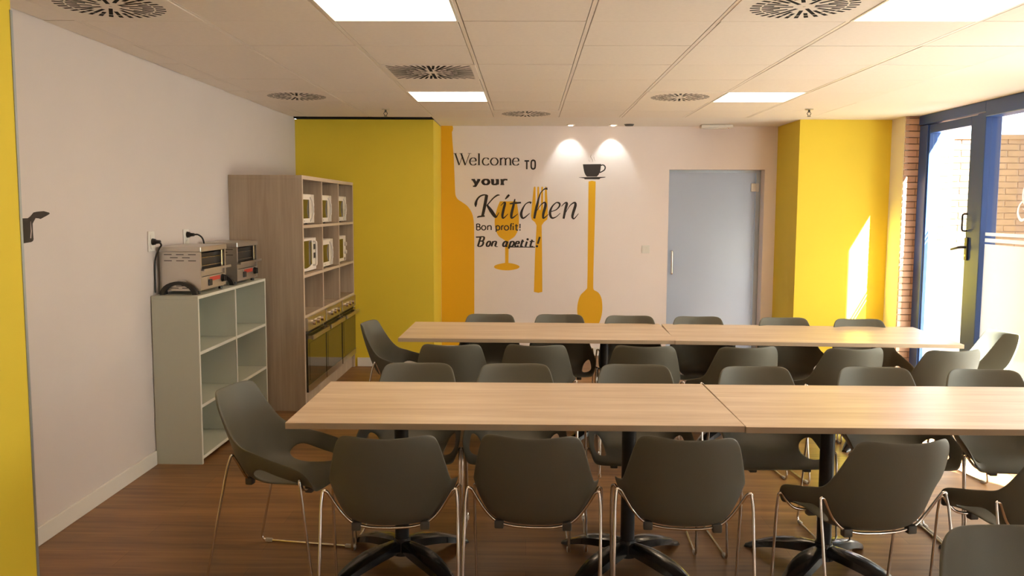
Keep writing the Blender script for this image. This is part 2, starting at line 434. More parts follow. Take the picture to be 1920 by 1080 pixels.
bm = bmesh.new(); cyl(bm, (0.12, -0.0375, -0.036), 0.004, 0.002, 10, axis=1); link_mesh('indicator', bm, M['red'], t)

# ------------------------------------------------------------------ frosted glass door in the mural wall
d1 = sbox('door_1', (DX0+0.018, 2.452, YB+0.155, YB+0.167, 0.006, DZ-0.03), M['frost'])
bm = bmesh.new()
box(bm, DX0, DX1, YB+0.15, YB+0.19, DZ-0.028, DZ); box(bm, 2.462, DX1, YB+0.15, YB+0.19, 0, DZ-0.0285); box(bm, DX0, DX0+0.014, YB+0.15, YB+0.19, 0, DZ-0.0285)
link_mesh('door_frame', bm, M['alu'], d1)
for z in (0.22, 1.82):
    bm = bmesh.new(); box(bm, 2.405, 2.457, YB+0.135, YB+0.154, z-0.045, z+0.045, bev=0.003); box(bm, 2.4575, 2.492, YB+0.135, YB+0.149, z-0.045, z+0.045, bev=0.003)
    link_mesh('hinge', bm, M['steel'], d1)
bm = bmesh.new(); hx = 1.565
tube(bm, smooth_path([(hx, YB+0.154, 0.885), (hx, YB+0.10, 0.885), (hx, YB+0.10, 1.13), (hx, YB+0.154, 1.13)], 0.012), 0.0135, 12)
link_mesh('door_handle', bm, M['chrome'], d1, 40)
# corridor behind the frosted door
bm = bmesh.new()
box(bm, 1.0, 3.5, 11.2, 11.3, 0, 2.75); box(bm, 0.9, 1.0, YB+0.3, 11.2, 0, 2.75); box(bm, 3.5, 3.6, YB+0.3, 11.2, 0, 2.75)
box(bm, 0.9, 3.6, YB+0.3, 11.3, 2.5, 2.6); box(bm, 0.9, 3.6, YB+0.16, 11.3, -0.1, 0.0)
struct('wall_corridor', bm, mat('corridor_grey', (0.38, 0.38, 0.38), 0.8))
t = thing('corridor_glow_panel', 'added glowing panel in the corridor, lighting the frosted glass door from behind', 'window', (3.49, 10.0, 0.05))  # invented glow source, brightens the lower right of the frosted door
one_box('frame', (-0.02, 0.005, -0.7, 0.7, 0.0, 0.9), M['base'], t)
one_box('pane', (-0.026, -0.0205, -0.65, 0.65, 0.05, 0.85), emit('corridor_glow', (0.95, 0.97, 1.0), 15.0), t)

# ------------------------------------------------------------------ glazed blue front on the right
FX0, FX1 = XR-0.03, XR+0.10
def member(name, y0, y1, z0, z1, parent, x0=FX0, x1=FX1):
    return one_box(name, (x0, x1, y0, y1, z0, z1), M['blue'], parent, bev=0.004)
d2 = struct('door_2', (lambda q: (box(q, FX0, FX1, 7.95, 8.11, 0, 2.365, bev=0.004), q)[1])(bmesh.new()), M['blue'])   # far jamb
member('head_rail', 6.95, 8.11, 2.37, 2.456, d2, x0=FX0-0.01)
member('mullion', 6.955, 7.085, 0.0, 2.365, d2)
leaf = member('door_leaf', 7.09, 7.205, 0.01, 2.36, d2, x0=FX0+0.012, x1=FX0+0.085)
for nm, a in (('stile', (7.93, 7.945, 0.01, 2.36)), ('rail', (7.2055, 7.9295, 2.285, 2.36)), ('rail', (7.2055, 7.9295, 0.01, 0.13))):
    o = one_box(nm, (FX0+0.012, FX0+0.085, *a), M['blue'], leaf, bev=0.003)
g = one_box('glass_pane', (FX0+0.045, FX0+0.051, 7.2055, 7.9295, 0.1305, 2.2845), M['glass'], d2)
def films(y0, y1, parent, x=FX0+0.0425, zb=0.131):
    for a, b_ in ((zb, 1.315), (1.332, 1.362), (1.383, 1.409)):
        one_box('frosted_film', (x, x+0.0008, y0, y1, a, b_), M['film'], parent)
films(7.2065, 7.9285, d2)
# handles on the near stile
bm = bmesh.new()
tube(bm, smooth_path([(FX0+0.010, 7.185, 1.415), (FX0-0.03, 7.185, 1.415), (FX0-0.03, 7.185, 1.555), (FX0+0.010, 7.185, 1.555)], 0.02), 0.008, 10)
link_mesh('pull_handle', bm, M['blacksteel'], d2, 40)
bm = bmesh.new(); box(bm, FX0-0.002, FX0+0.0115, 7.145, 7.19, 1.17, 1.36, bev=0.004)
tube(bm, smooth_path([(FX0, 7.168, 1.28), (FX0-0.05, 7.168, 1.28), (FX0-0.055, 7.30, 1.255)], 0.02), [0.011]*6+[0.009], 10)
link_mesh('lever_handle', bm, M['blacksteel'], d2, 40)
bm = bmesh.new(); cyl(bm, (FX0-0.004, 7.168, 1.21), 0.009, 0.012, 12, axis=0); link_mesh('lock_cylinder', bm, M['steel'], d2)
# fixed windows towards the viewer
w1 = struct('window_1', (lambda q: (box(q, FX0, FX1, 5.05, 5.15, 0, 2.30, bev=0.004), q)[1])(bmesh.new()), M['blue'])
member('head_rail', WY0, 6.949, 2.33, 2.456, w1, x0=FX0-0.01)
member('sill_rail', WY0+0.08, 5.049, 0.0, 0.10, w1); member('sill_rail', 5.151, 6.9545, 0.0, 0.10, w1)
member('end_jamb', WY0, WY0+0.079, 0.0, 2.329, w1)
one_box('glass_pane', (FX0+0.045, FX0+0.051, 5.151, 6.9545, 0.101, 2.329), M['glass'], w1)
one_box('glass_pane', (FX0+0.045, FX0+0.051, WY0+0.08, 5.049, 0.101, 2.329), M['glass'], w1)
films(5.152, 6.9535, w1, zb=0.102); films(WY0+0.081, 5.048, w1, zb=0.102)
# unseen glazing continued beside the viewpoint, sized for its light on the chairs
w2 = struct('window_2', (lambda q: (box(q, FX0, FX1, -0.899, -0.82, 0, 2.456, bev=0.004), q)[1])(bmesh.new()), M['blue'])
member('end_jamb', 0.271, 0.349, 0, 2.456, w2)
for a, b_ in ((-0.819, 0.270),):
    member('head_rail', a, b_, 2.33, 2.456, w2); member('sill_rail', a, b_, 0.0, 0.10, w2)
    one_box('glass_pane', (FX0+0.045, FX0+0.051, a, b_, 0.101, 2.329), M['glass'], w2); films(a+0.001, b_-0.001, w2, zb=0.102)
# white script flourish stuck on the pane
def ribbon(bm, pts, to3, closed=False):
    """flat ribbon through (x, y, width) points, mapped by to3"""
    P = [Vector((a, b)) for a, b, c in pts]; W_ = [c for a, b, c in pts]; n = len(P); L = []; Rr = []
    for i in range(n):
        if closed: d = P[(i+1) % n]-P[i-1]
        else: d = P[min(i+1, n-1)]-P[max(i-1, 0)]
        if d.length < 1e-9: d = Vector((1, 0))
        d.normalize(); nn = Vector((-d.y, d.x))*W_[i]*0.5
        L.append(bm.verts.new(to3(P[i]+nn))); Rr.append(bm.verts.new(to3(P[i]-nn)))
    for i in range(n if closed else n-1):
        j = (i+1) % n; bm.faces.new((L[i], L[j], Rr[j], Rr[i]))
def spline(pts, seg=7, closed=False):
    n = len(pts); out = []
    for i in range(n if closed else n-1):
        if closed: p = [pts[(i-1) % n], pts[i], pts[(i+1) % n], pts[(i+2) % n]]
        else: p = [pts[max(i-1, 0)], pts[i], pts[i+1], pts[min(i+2, n-1)]]
        for k in range(seg):
            t = k/seg
            out.append(tuple(0.5*((2*p[1][c])+(-p[0][c]+p[2][c])*t+(2*p[0][c]-5*p[1][c]+4*p[2][c]-p[3][c])*t*t+(-p[0][c]+3*p[1][c]-3*p[2][c]+p[3][c])*t**3) for c in range(len(p[1]))))
    if not closed: out.append(pts[-1])
    return out
bm = bmesh.new()
to_win = lambda v: (FX0+0.042, v.x, v.y)
ribbon(bm, spline([(6.42, 1.80, .006), (6.455, 1.73, .016), (6.45, 1.66, .022), (6.40, 1.62, .01), (6.36, 1.66, .008), (6.385, 1.72, .01), (6.43, 1.67, .012), (6.49, 1.63, .016), (6.512, 1.57, .026), (6.47, 1.517, .024), (6.41, 1.53, .014), (6.40, 1.58, .008), (6.45, 1.60, .006)], 8), to_win)
flo = link_mesh('script_decal', bm, M['film'], w1); flo['label'] = 'cream script flourish stuck on the glass'

# ------------------------------------------------------------------ outside
sbox('ground_outside', (XR-0.03, 16, -12, 16, -0.12, -0.02), M['paving'])
def brick_wall(name, x0, x1, y0, y1, h, label, face='y'):
    t = thing(name, label, 'brick wall', (0, 0, 0))
    one_box('wall_core', (x0+0.006, x1-0.006, y0+0.006, y1-0.006, -0.02, h), M['mortar'], t)
    bm = bmesh.new(); z = 0; k = 0
    while z < h-0.03:
        if face == 'y':
            x = x0 - (0.12 if k % 2 else 0)
            while x < x1:
                a, b_ = max(x, x0), min(x+0.24, x1)
                if b_-a > 0.02: box(bm, a, b_-0.010, y0-0.006, y0+0.02, z, z+0.058)
                x += 0.25
        else:
            y = y0 - (0.12 if k % 2 else 0)
            while y < y1:
                a, b_ = max(y, y0), min(y+0.24, y1)
                if b_-a > 0.02: box(bm, x0-0.006, x0+0.02, a, b_-0.010, z, z+0.058)
                y += 0.25
        z += 0.068; k += 1
    o = link_mesh('brick_courses', bm, M['outbrick'], t); o['kind'] = 'stuff'
    one_box('coping', (x0-0.02, x1+0.02, y0-0.02, y1+0.02, h, h+0.05), M['outbrick'], t)
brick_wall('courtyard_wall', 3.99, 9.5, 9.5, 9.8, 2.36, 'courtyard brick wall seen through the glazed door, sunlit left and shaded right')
brick_wall('added_shade_pier', 4.02, 4.45, 5.25, 6.25, 5.0, 'added tall brick pier, out of view outside the windows, shading the pane', 'x')  # unseen pier, added to keep the sun off the pane beside the door
brick_wall('added_shade_wall', 6.03, 10.5, 7.75, 8.0, 4.2, 'added tall brick wall, out of view, shading the right of the courtyard wall')  # unseen wall, added to cast the shade on the courtyard brick

# ------------------------------------------------------------------ mural decals on the back wall
WY = YB-0.0015
mA = lambda v: (-0.966964+0.002098*v[0], WY, 2.543383-0.002079*v[1])
mB = lambda v: (-0.854266+0.001104*v[0], WY-0.0012, 2.263894-0.001098*v[1])
mC = lambda v: (0.450325+0.000366*v[0], WY-0.0005, 2.212007-0.000365*v[1])
def poly(bm, pts, f):
    vs = [bm.verts.new(f(p)) for p in pts]
    for tri in tessellate_polygon([[Vector((a, b, 0)) for a, b in pts]]):
        a, b, c = [vs[i] for i in tri]
        if (b.co-a.co).cross(c.co-a.co).y > 0: a, c = c, a
        try: bm.faces.new((a, b, c))
        except ValueError: pass
bm = bmesh.new()
sp = [(x, y) for x, y in spline([(90, 378), (93, 398), (104, 416), (125, 430), (152, 450), (173, 480), (183, 515), (187, 560)], 5)]
poly(bm, [(18.5, 38), (68, 38), (77, 42), (80, 54), (78, 66), (74, 74), (77, 130), (83, 200), (87, 300)] + sp + [(188, 700), (188, 1176), (18.5, 1176)], mA)
tag(link_mesh('bottle_silhouette', bm, M['orange']), 'tall amber bottle silhouette painted at the left end of the mural wall', 'wall decal')
bm = bmesh.new()
sp1 = spline([(403, 425), (411, 470), (416, 520), (412, 568), (396, 603), (376, 619), (364, 627)], 5)
sp2 = spline([(346, 627), (334, 619), (312, 603), (296, 568), (292, 520), (303, 465), (318, 425)], 5)
base_ = spline([(363, 742), (392, 747), (414, 755), (420, 763), (410, 772), (382, 779), (355, 781), (326, 779), (298, 772), (289, 763), (297, 754), (320, 747), (346, 742)], 4)
poly(bm, sp1+base_+sp2[:-1]+[(318, 425)], mA)
tag(link_mesh('wine_glass_silhouette', bm, M['orange']), 'amber wine glass silhouette on the mural behind the lettering', 'wall decal')
bm = bmesh.new()
fork = [(495, 892), (499, 700), (506, 548), (498, 532), (481, 518), (477, 500), (483, 430), (490, 353), (495, 348), (499.5, 353), (500.5, 465), (504.5, 471), (508, 465), (508.5, 353), (513, 348), (517.5, 353), (519, 465), (523, 471), (527, 465), (528.5, 353), (533, 348), (537.5, 353), (538.5, 465), (542, 471), (546, 465), (547.5, 353), (552, 348), (556, 354), (561, 430), (563, 500), (560, 517), (543, 531), (532, 548), (535, 700), (538, 892), (517, 897)]
poly(bm, fork, mA)
tag(link_mesh('fork_silhouette', bm, M['orange']), 'amber four-tined fork silhouette on the mural, right of the wine glass', 'wall decal')
bm = bmesh.new()
bl = spline([(799, 865), (803, 880), (825, 893), (841, 920), (847, 960), (846, 1000), (835, 1045), (815, 1075), (783, 1087), (750, 1075), (730, 1043), (719, 1000), (720, 955), (733, 910), (755, 886), (768, 872)], 4)
poly(bm, [(768, 322), (785, 318), (804, 322), (803, 500), (799, 780)] + bl + [(769, 780)], mA)
tag(link_mesh('spoon_silhouette', bm, M['orange']), 'long amber spoon silhouette standing upright under the black cup', 'wall decal')
bm = bmesh.new()
poly(bm, [(358, 430), (890, 420), (885, 470), (865, 640), (845, 680), (820, 730), (770, 785), (480, 785), (430, 725), (400, 650), (380, 560)], mC)
ribbon(bm, spline([(880, 462, 34), (940, 447, 34), (990, 475, 36), (1008, 525, 38), (985, 590, 36), (915, 638, 34), (850, 668, 34)], 5), mC)
poly(bm, [(248, 806), (1018, 790), (1018, 806), (870, 830), (845, 862), (420, 862), (398, 836), (256, 814)], mC)
cup = tag(link_mesh('coffee_cup_silhouette', bm, M['black']), 'black coffee cup and saucer silhouette above the upright spoon', 'wall decal')
bm = bmesh.new()
for s_ in ([(610, 145, 6), (580, 200, 13), (600, 250, 13), (640, 310, 13), (640, 362, 6)], [(682, 200, 5), (678, 250, 11), (716, 338, 5)], [(528, 285, 4), (535, 325, 9), (562, 358, 4)]):
    ribbon(bm, spline(s_, 6), mC)
link_mesh('steam', bm, M['steam'], cup)['label'] = 'thin grey wisps of steam'

# lettering: every letter is a mesh of its own under its line of text
def nib(name):
    return {'times': lambda a: 5.2+9.5*abs(math.sin(a)), 'sans': lambda a: 9.2+2.2*abs(math.sin(a)),
            'slab': lambda a: 13+16*abs(math.sin(a)), 'cond': lambda a: 15, 'magneto': lambda a: 10+9*abs(math.sin(a))}[name]
def nibbed(pts, fn, closed=False, seg=7):
    q = spline([tuple(p) for p in pts], seg, closed) if len(pts) > 2 else [tuple(p) for p in pts]
    n = len(q); out = []
    for i in range(n):
        a, b = (q[i-1], q[(i+1) % n]) if closed else (q[max(i-1, 0)], q[min(i+1, n-1)])
        out.append((q[i][0], q[i][1], fn(math.atan2(b[1]-a[1], b[0]-a[0]))))
    return out
GL = {   # strokes in a unit box, y up, x height = 1; 'o' marks a closed stroke
 'e': [[(.04, .55), (.97, .55)], [(.97, .55), (.93, .82), (.74, .97), (.5, 1), (.24, .93), (.06, .72), (.0, .48), (.07, .24), (.26, .05), (.55, 0), (.82, .06), (1, .22)]],
 'c': [[(.95, .78), (.80, .95), (.52, 1), (.24, .93), (.06, .72), (.0, .48), (.07, .24), (.26, .05), (.55, 0), (.82, .06), (1, .22)]],
 'o': ['o', [(.5, 1), (.82, .88), (1, .5), (.82, .12), (.5, 0), (.18, .12), (0, .5), (.18, .88)]],
 'l': [[(.5, 1.62), (.5, 0)], 's0'], 'i': [[(.5, 1), (.5, 0)], 's0', 'dot'],
 'n': [[(.12, 1), (.12, 0)], [(.12, .72), (.3, .93), (.58, 1), (.82, .88), (.88, .62), (.88, .3), (.88, 0)], 's0'],
 'm': [[(.08, 1), (.08, 0)], [(.08, .74), (.2, .95), (.34, 1), (.46, .9), (.5, .68), (.5, .3), (.5, 0)], [(.5, .74), (.62, .95), (.76, 1), (.88, .9), (.92, .68), (.92, .3), (.92, 0)], 's0'],
 'u': [[(.12, 1), (.12, .4), (.2, .1), (.45, 0), (.7, .08), (.88, .3)], [(.88, 1), (.88, 0)], 's1'],
 'r': [[(.2, 1), (.2, 0)], [(.2, .68), (.38, .9), (.65, 1), (.95, .94)], 's0'],
 'y': [[(.1, 1), (.5, .08)], [(.92, 1), (.5, .0), (.32, -.34), (.05, -.36)], 's1'],
 'W': [[(.05, 1.6), (.3, 0)], [(.3, 0), (.52, 1.35)], [(.42, 1.6), (.68, 0)], [(.68, 0), (.95, 1.6)], 'sW'],
 'T': [[(0, 1), (1, 1)], [(.5, 1), (.5, 0)]],
 'O': ['o', [(.3, 1), (.7, 1), (.95, .85), (1, .5), (.95, .15), (.7, 0), (.3, 0), (.05, .15), (0, .5), (.05, .85)]],
 'B': [[(.1, 1.38), (.1, 0)], [(.1, 1.35), (.55, 1.35), (.85, 1.22), (.85, .88), (.55, .74), (.1, .74)], [(.1, .74), (.6, .74), (.95, .58), (.97, .2), (.6, 0), (.1, 0)]],
 'p': [[(.12, 1), (.12, -.42)], [(.12, .72), (.3, .95), (.56, 1), (.86, .86), (1, .5), (.86, .14), (.56, 0), (.3, .05), (.12, .25)]],
 'f': [[(.95, 1.42), (.7, 1.45), (.5, 1.3), (.45, 1.0), (.45, 0)], [(.1, 1), (.9, 1)]],
 't': [[(.4, 1.35), (.4, .3), (.48, .05), (.7, 0), (.95, .06)], [(.05, 1), (.9, 1)]],
 'a': ['o', [(.45, 1), (.75, .85), (.85, .5), (.72, .15), (.42, 0), (.12, .15), (0, .5), (.14, .85)], [(.9, 1), (.88, .2), (1, 0), (1.15, .08)]],
 '!': [[(.5, 1.45), (.5, .42)], 'dot0'],
}
def word(name, label, letters, base, xh0, style, slant=0.0, serif=0.0, tail=0):
    t = thing(name, label, 'wall lettering', (0, 0, 0)); fn = nib(style)
    for li, (ch, x0, x1, *hh) in enumerate(letters):
        xh = hh[0] if hh else xh0
        if isinstance(base, (list, tuple)): bl_ = base[li]
        else: bl_ = base
        bm = bmesh.new(); wd = x1-x0; closed = False; lay = [0]
        def P(p): return (x0+p[0]*wd+slant*p[1]*xh, bl_-p[1]*xh)
        def f3(v):
            x, y, z = mB(v); return (x, y-0.00012*lay[0], z)
        for s_ in GL[ch]:
            lay[0] += 1
            if s_ == 'o': closed = True; continue
            if isinstance(s_, str):
                if not serif and s_.startswith('s'): continue
                hw = serif
                if s_ == 's0':
                    for st in GL[ch]:
                        if isinstance(st, str): continue
                        e = st[-1]
                        if e[1] == 0 and abs(st[0][0]-e[0]) < 0.5:
                            x, y = P(e); ribbon(bm, [(x-hw, y-1.5, 3.4 if style == 'times' else 13), (x+hw, y-1.5, 3.4 if style == 'times' else 13)], f3)
                    x, y = P(GL[ch][0][0]); ribbon(bm, [(x-hw, y+2, 3 if style == 'times' else 13), (x, y+2, 3 if style == 'times' else 13)], f3)
                elif s_ == 's1':
                    for st in GL[ch]:
                        if isinstance(st, str): continue
                        x, y = P(st[0]); ribbon(bm, [(x-hw, y+2, 13), (x+hw*0.6, y+2, 13)], f3)
                elif s_ == 'sW':
                    for px_ in (.05, .42, .95):
                        x, y = P((px_, 1.6)); ribbon(bm, [(x-hw*1.3, y, 3.2), (x+hw*1.3, y, 3.2)], f3)
                elif s_.startswith('dot'):
                    x, y = P((.5, 1.42)) if s_ == 'dot' else P((.5, .06)); rr = fn(PI/2)*0.62
                    poly(bm, [(x+rr*math.cos(k*PI/6), y+rr*math.sin(k*PI/6)) for k in range(12)], f3)
                continue
            q = [P(p) for p in s_]
            ww = nibbed(q, (lambda a: fn(a) if ch != 'W' else (15 if math.sin(a)*math.cos(a) > 0 else 5.2)), closed)
            ribbon(bm, ww, f3, closed); closed = False
        link_mesh('letter', bm, M['black'], t)
    return t
word('word_lettering', 'black serif word Welcome at the top of the mural text', [('W', 62, 216), ('e', 211, 272), ('l', 281, 317), ('c', 334, 396), ('o', 412, 482), ('m', 499, 612), ('e', 624, 684)], 202, 70, 'times', serif=13)
word('word_lettering', 'black condensed capitals TO right of the word Welcome', [('T', 738, 783), ('O', 803, 842)], [240, 235], 80, 'cond')
word('word_lettering', 'black bold slab serif word your under Welcome', [('y', 238, 306), ('o', 336, 396), ('u', 424, 486), ('r', 512, 578)], 388, 48, 'slab', serif=18)
word('word_lettering', 'black thin sans serif line Bon profit on the mural', [('B', 273, 312), ('o', 325, 366), ('n', 378, 424), ('p', 462, 502), ('r', 514, 540), ('o', 546, 588), ('f', 598, 622), ('i', 622, 642), ('t', 648, 682), ('!', 688, 708)], 830, 43, 'sans')
wl = word('word_lettering', 'black slanted brush script line Bon apetit, lowest text on the mural', [('B', 284, 332, 70), ('o', 368, 402), ('n', 416, 462), ('a', 528, 568), ('p', 590, 632), ('e', 646, 680), ('t', 692, 728), ('i', 738, 766), ('t', 776, 830), ('!', 846, 880, 66)], 990, 50, 'magneto', slant=0.30)
bm = bmesh.new()
ribbon(bm, [(600, 995, 8), (846, 995, 8)], lambda v: (mB(v)[0], mB(v)[1]-0.0008, mB(v)[2])); link_mesh('letter_swash', bm, M['black'], wl); bm = bmesh.new(); ribbon(bm, [(270, 900, 13), (325, 898, 13)], lambda v: (mB(v)[0], mB(v)[1]-0.0008, mB(v)[2]))
link_mesh('letter_swash', bm, M['black'], wl); bm = bmesh.new()
ribbon(bm, spline([(455, 960, 10), (462, 990, 9), (484, 992, 5)], 5), lambda v: (mB(v)[0], mB(v)[1]-0.0008, mB(v)[2]))
link_mesh('letter_swash', bm, M['black'], wl)
kt = thing('word_lettering', 'large black calligraphic word Kitchen across the middle of the mural', 'wall lettering')
KIT = [
 [[(374, 490, 24), (362, 560, 23), (346, 640, 22), (332, 698, 20)], [(380, 490, 7), (340, 490, 10), (303, 508, 12), (278, 542, 15), (268, 578, 20), (268, 606, 6)], [(282, 708, 7), (300, 700, 12), (356, 694, 11)], [(500, 490, 6), (475, 493, 12), (435, 524, 9), (376, 592, 8)], [(376, 585, 12), (415, 640, 26), (452, 692, 24), (470, 700, 10), (494, 658, 4)]],
 [[(510, 594, 4), (540, 563, 8), (552, 570, 17), (538, 630, 19), (527, 690, 18), (538, 713, 10), (582, 672, 4)], [(553, 530, 6), (572, 510, 15), (592, 486, 14)]],
 [[(648, 527, 8), (634, 590, 18), (614, 680, 20), (622, 712, 12), (676, 672, 4)], [(597, 574, 8), (640, 568, 14), (707, 562, 12)]],
 [[(806, 566, 18), (786, 558, 10), (748, 580, 8), (716, 640, 16), (710, 685, 20), (732, 713, 12), (792, 665, 4)]],
 [[(962, 426, 18), (930, 432, 9), (893, 475, 8), (866, 570, 18), (848, 650, 19), (836, 716, 16)], [(848, 662, 4), (895, 588, 6), (934, 560, 12), (944, 590, 20), (924, 670, 19), (926, 712, 12), (972, 675, 4)]],
 [[(1000, 648, 6), (1050, 628, 8), (1080, 592, 12), (1076, 566, 14), (1046, 562, 8), (1006, 604, 12), (988, 662, 19), (1006, 708, 15), (1046, 700, 7), (1088, 662, 4)]],
 [[(1098, 597, 4), (1132, 564, 9), (1150, 570, 19), (1136, 630, 19), (1120, 716, 16)], [(1132, 672, 4), (1178, 592, 6), (1222, 560, 12), (1234, 584, 20), (1212, 660, 20), (1206, 700, 17), (1224, 714, 9), (1264, 666, 4)]],
]
for L_ in KIT:
    bm = bmesh.new()
    for si, s_ in enumerate(L_): ribbon(bm, spline([(a, b_, c*1.28) for a, b_, c in s_], 8), lambda v, q=si: (mB(v)[0], mB(v)[1]-0.00015*q-0.0002, mB(v)[2]))
    link_mesh('letter', bm, M['black'], kt)
# saucepan decal on the left wall, partly behind the pillar
bm = bmesh.new(); wx = XL+0.0015
mP = lambda v: (wx, v[0], v[1])
def polyx(bm, pts):
    vs = [bm.verts.new(mP(p)) for p in pts]
    for tri in tessellate_polygon([[Vector((a, b, 0)) for a, b in pts]]):
        a, b, c = [vs[i] for i in tri]
        if (b.co-a.co).cross(c.co-a.co).x < 0: a, c = c, a
        bm.faces.new((a, b, c))
polyx(bm, [(3.56, 1.530), (3.868, 1.530), (3.888, 1.538), (3.915, 1.556), (3.95, 1.560), (4.00, 1.562), (4.045, 1.555), (4.050, 1.549), (4.03, 1.542), (3.97, 1.525), (3.957, 1.528), (3.930, 1.530), (3.905, 1.505), (3.904, 1.47), (3.906, 1.432), (3.900, 1.424), (3.885, 1.420), (3.59, 1.404), (3.57, 1.41)])
pd = tag(link_mesh('saucepan_silhouette', bm, M['black']), 'black saucepan silhouette on the left wall, half hidden by the yellow pillar', 'wall decal')
bm = bmesh.new(); ribbon(bm, [(3.887, 1.515, .002), (3.889, 1.47, .006), (3.882, 1.438, .006)], lambda v: (wx+0.001, v.x, v.y))
link_mesh('highlight', bm, M['wall'], pd)

# ------------------------------------------------------------------ switch and sockets
t = thing('light_switch', 'white double light switch on the mural wall left of the frosted door', 'switch', (1.264, YB, 1.155))
one_box('cover_plate', (-0.042, 0.042, -0.009, 0, -0.042, 0.042), M['plate'], t, bev=0.003)
one_box('rocker', (-0.03, -0.001, -0.014, -0.0095, -0.03, 0.03), M['base'], t, bev=0.001); one_box('rocker', (0.001, 0.03, -0.014, -0.0095, -0.03, 0.03), M['base'], t, bev=0.001)
def socket(y, label):
    t = thing('wall_socket', label, 'socket', (XL, y, 1.375))
    one_box('cover_plate', (0, 0.010, -0.042, 0.042, -0.062, 0.062), M['plate'], t, bev=0.003)
    for z in (-0.029, 0.029):
        bm = bmesh.new(); cyl(bm, (0.0102, 0, z), 0.022, 0.003, 24, axis=0); link_mesh('outlet', bm, M['base'], t, 40)
socket(5.13, 'white double wall socket above the nearer toaster')
socket(5.66, 'white double wall socket with an arched cable above the toasters')
def plug(y, z, pts, label):
    t = thing('power_cord', label, 'power cord', (XL, y, z))
    bm = bmesh.new(); cyl(bm, (0.0135, 0, 0), 0.021, 0.018, 16, axis=0, r2=0.018); cyl(bm, (0.0315, 0, 0), 0.013, 0.03, 12, axis=0, r2=0.010); link_mesh('plug', bm, M['blackp'], t, 40)
    bm = bmesh.new(); tube(bm, spline(pts, 5), 0.0055, 8); link_mesh('cable', bm, M['blackp'], t, 60)
plug(5.13, 1.373, [(0.05, 0, 0), (0.062, 0.01, -0.02), (0.035, 0.03, -0.05), (0.010, 0.035, -0.12), (0.008, 0.03, -0.26), (0.012, 0.02, -0.312)], 'black plug and cord dropping behind the nearer toaster')
plug(5.66, 1.400, [(0.06, 0, 0), (0.085, 0.005, 0.0), (0.108, 0.02, -0.025), (0.112, 0.04, -0.08), (0.11, 0.06, -0.2), (0.10, 0.07, -0.32), (0.12, 0.08, -0.345)], 'black plug with cord arching down behind the far toaster')

# ------------------------------------------------------------------ low white shelf unit
t = thing('shelf_unit', 'low greenish-white open shelf unit against the left wall under the toasters', 'shelf unit', (-2.285, 5.10, 0))
SW, SD, SH, TH = 1.335, 0.285, 1.045, 0.019
def panel(name, dims, parent, mt=M['shelf'], bev=0.0012): return one_box(name, dims, mt, parent, bev=bev)
panel('side_panel', (0, SD, 0, TH, 0, SH-TH), t); panel('side_panel', (0, SD, SW-TH, SW, 0, SH-TH), t)
panel('top_panel', (0, SD, 0, SW, SH-TH+0.0005, SH), t)
panel('back_panel', (0.002, 0.008, TH+0.0005, SW-TH-0.0005, 0.03, SH-TH-0.0005), t)
panel('divider', (0.0085, SD-0.002, SW/2-TH/2, SW/2+TH/2, 0.0505, SH-TH-0.0005), t)
for z in (0.03, 0.352, 0.682):
    for a, b_ in ((TH+0.0005, SW/2-TH/2-0.0005), (SW/2+TH/2+0.0005, SW-TH-0.0005)): panel('shelf', (0.0085, SD-0.002, a, b_, z, z+TH), t)
for a in ((0, TH, 0, SH-TH), (SW-TH, SW, 0, SH-TH), (0, SW, SH-TH, SH), (SW/2-TH/2, SW/2+TH/2, 0.05, SH-TH-0.001)):
    panel('edge_band', (SD+0.0002 if a[1]-a[0] != TH or a[0] in (0, SW-TH) else SD-0.0018, SD+0.0012, a[0], a[1], a[2]+0.0005, a[3]-0.0005), t, M['shelfedge'], 0)
for z in (0.03, 0.352, 0.682): panel('edge_band', (SD-0.0018, SD+0.0005, TH+0.001, SW/2-TH/2-0.001, z, z+TH), t, M['shelfedge'], 0); panel('edge_band', (SD-0.0018, SD+0.0005, SW/2+TH/2+0.001, SW-TH-0.001, z, z+TH), t, M['shelfedge'], 0)

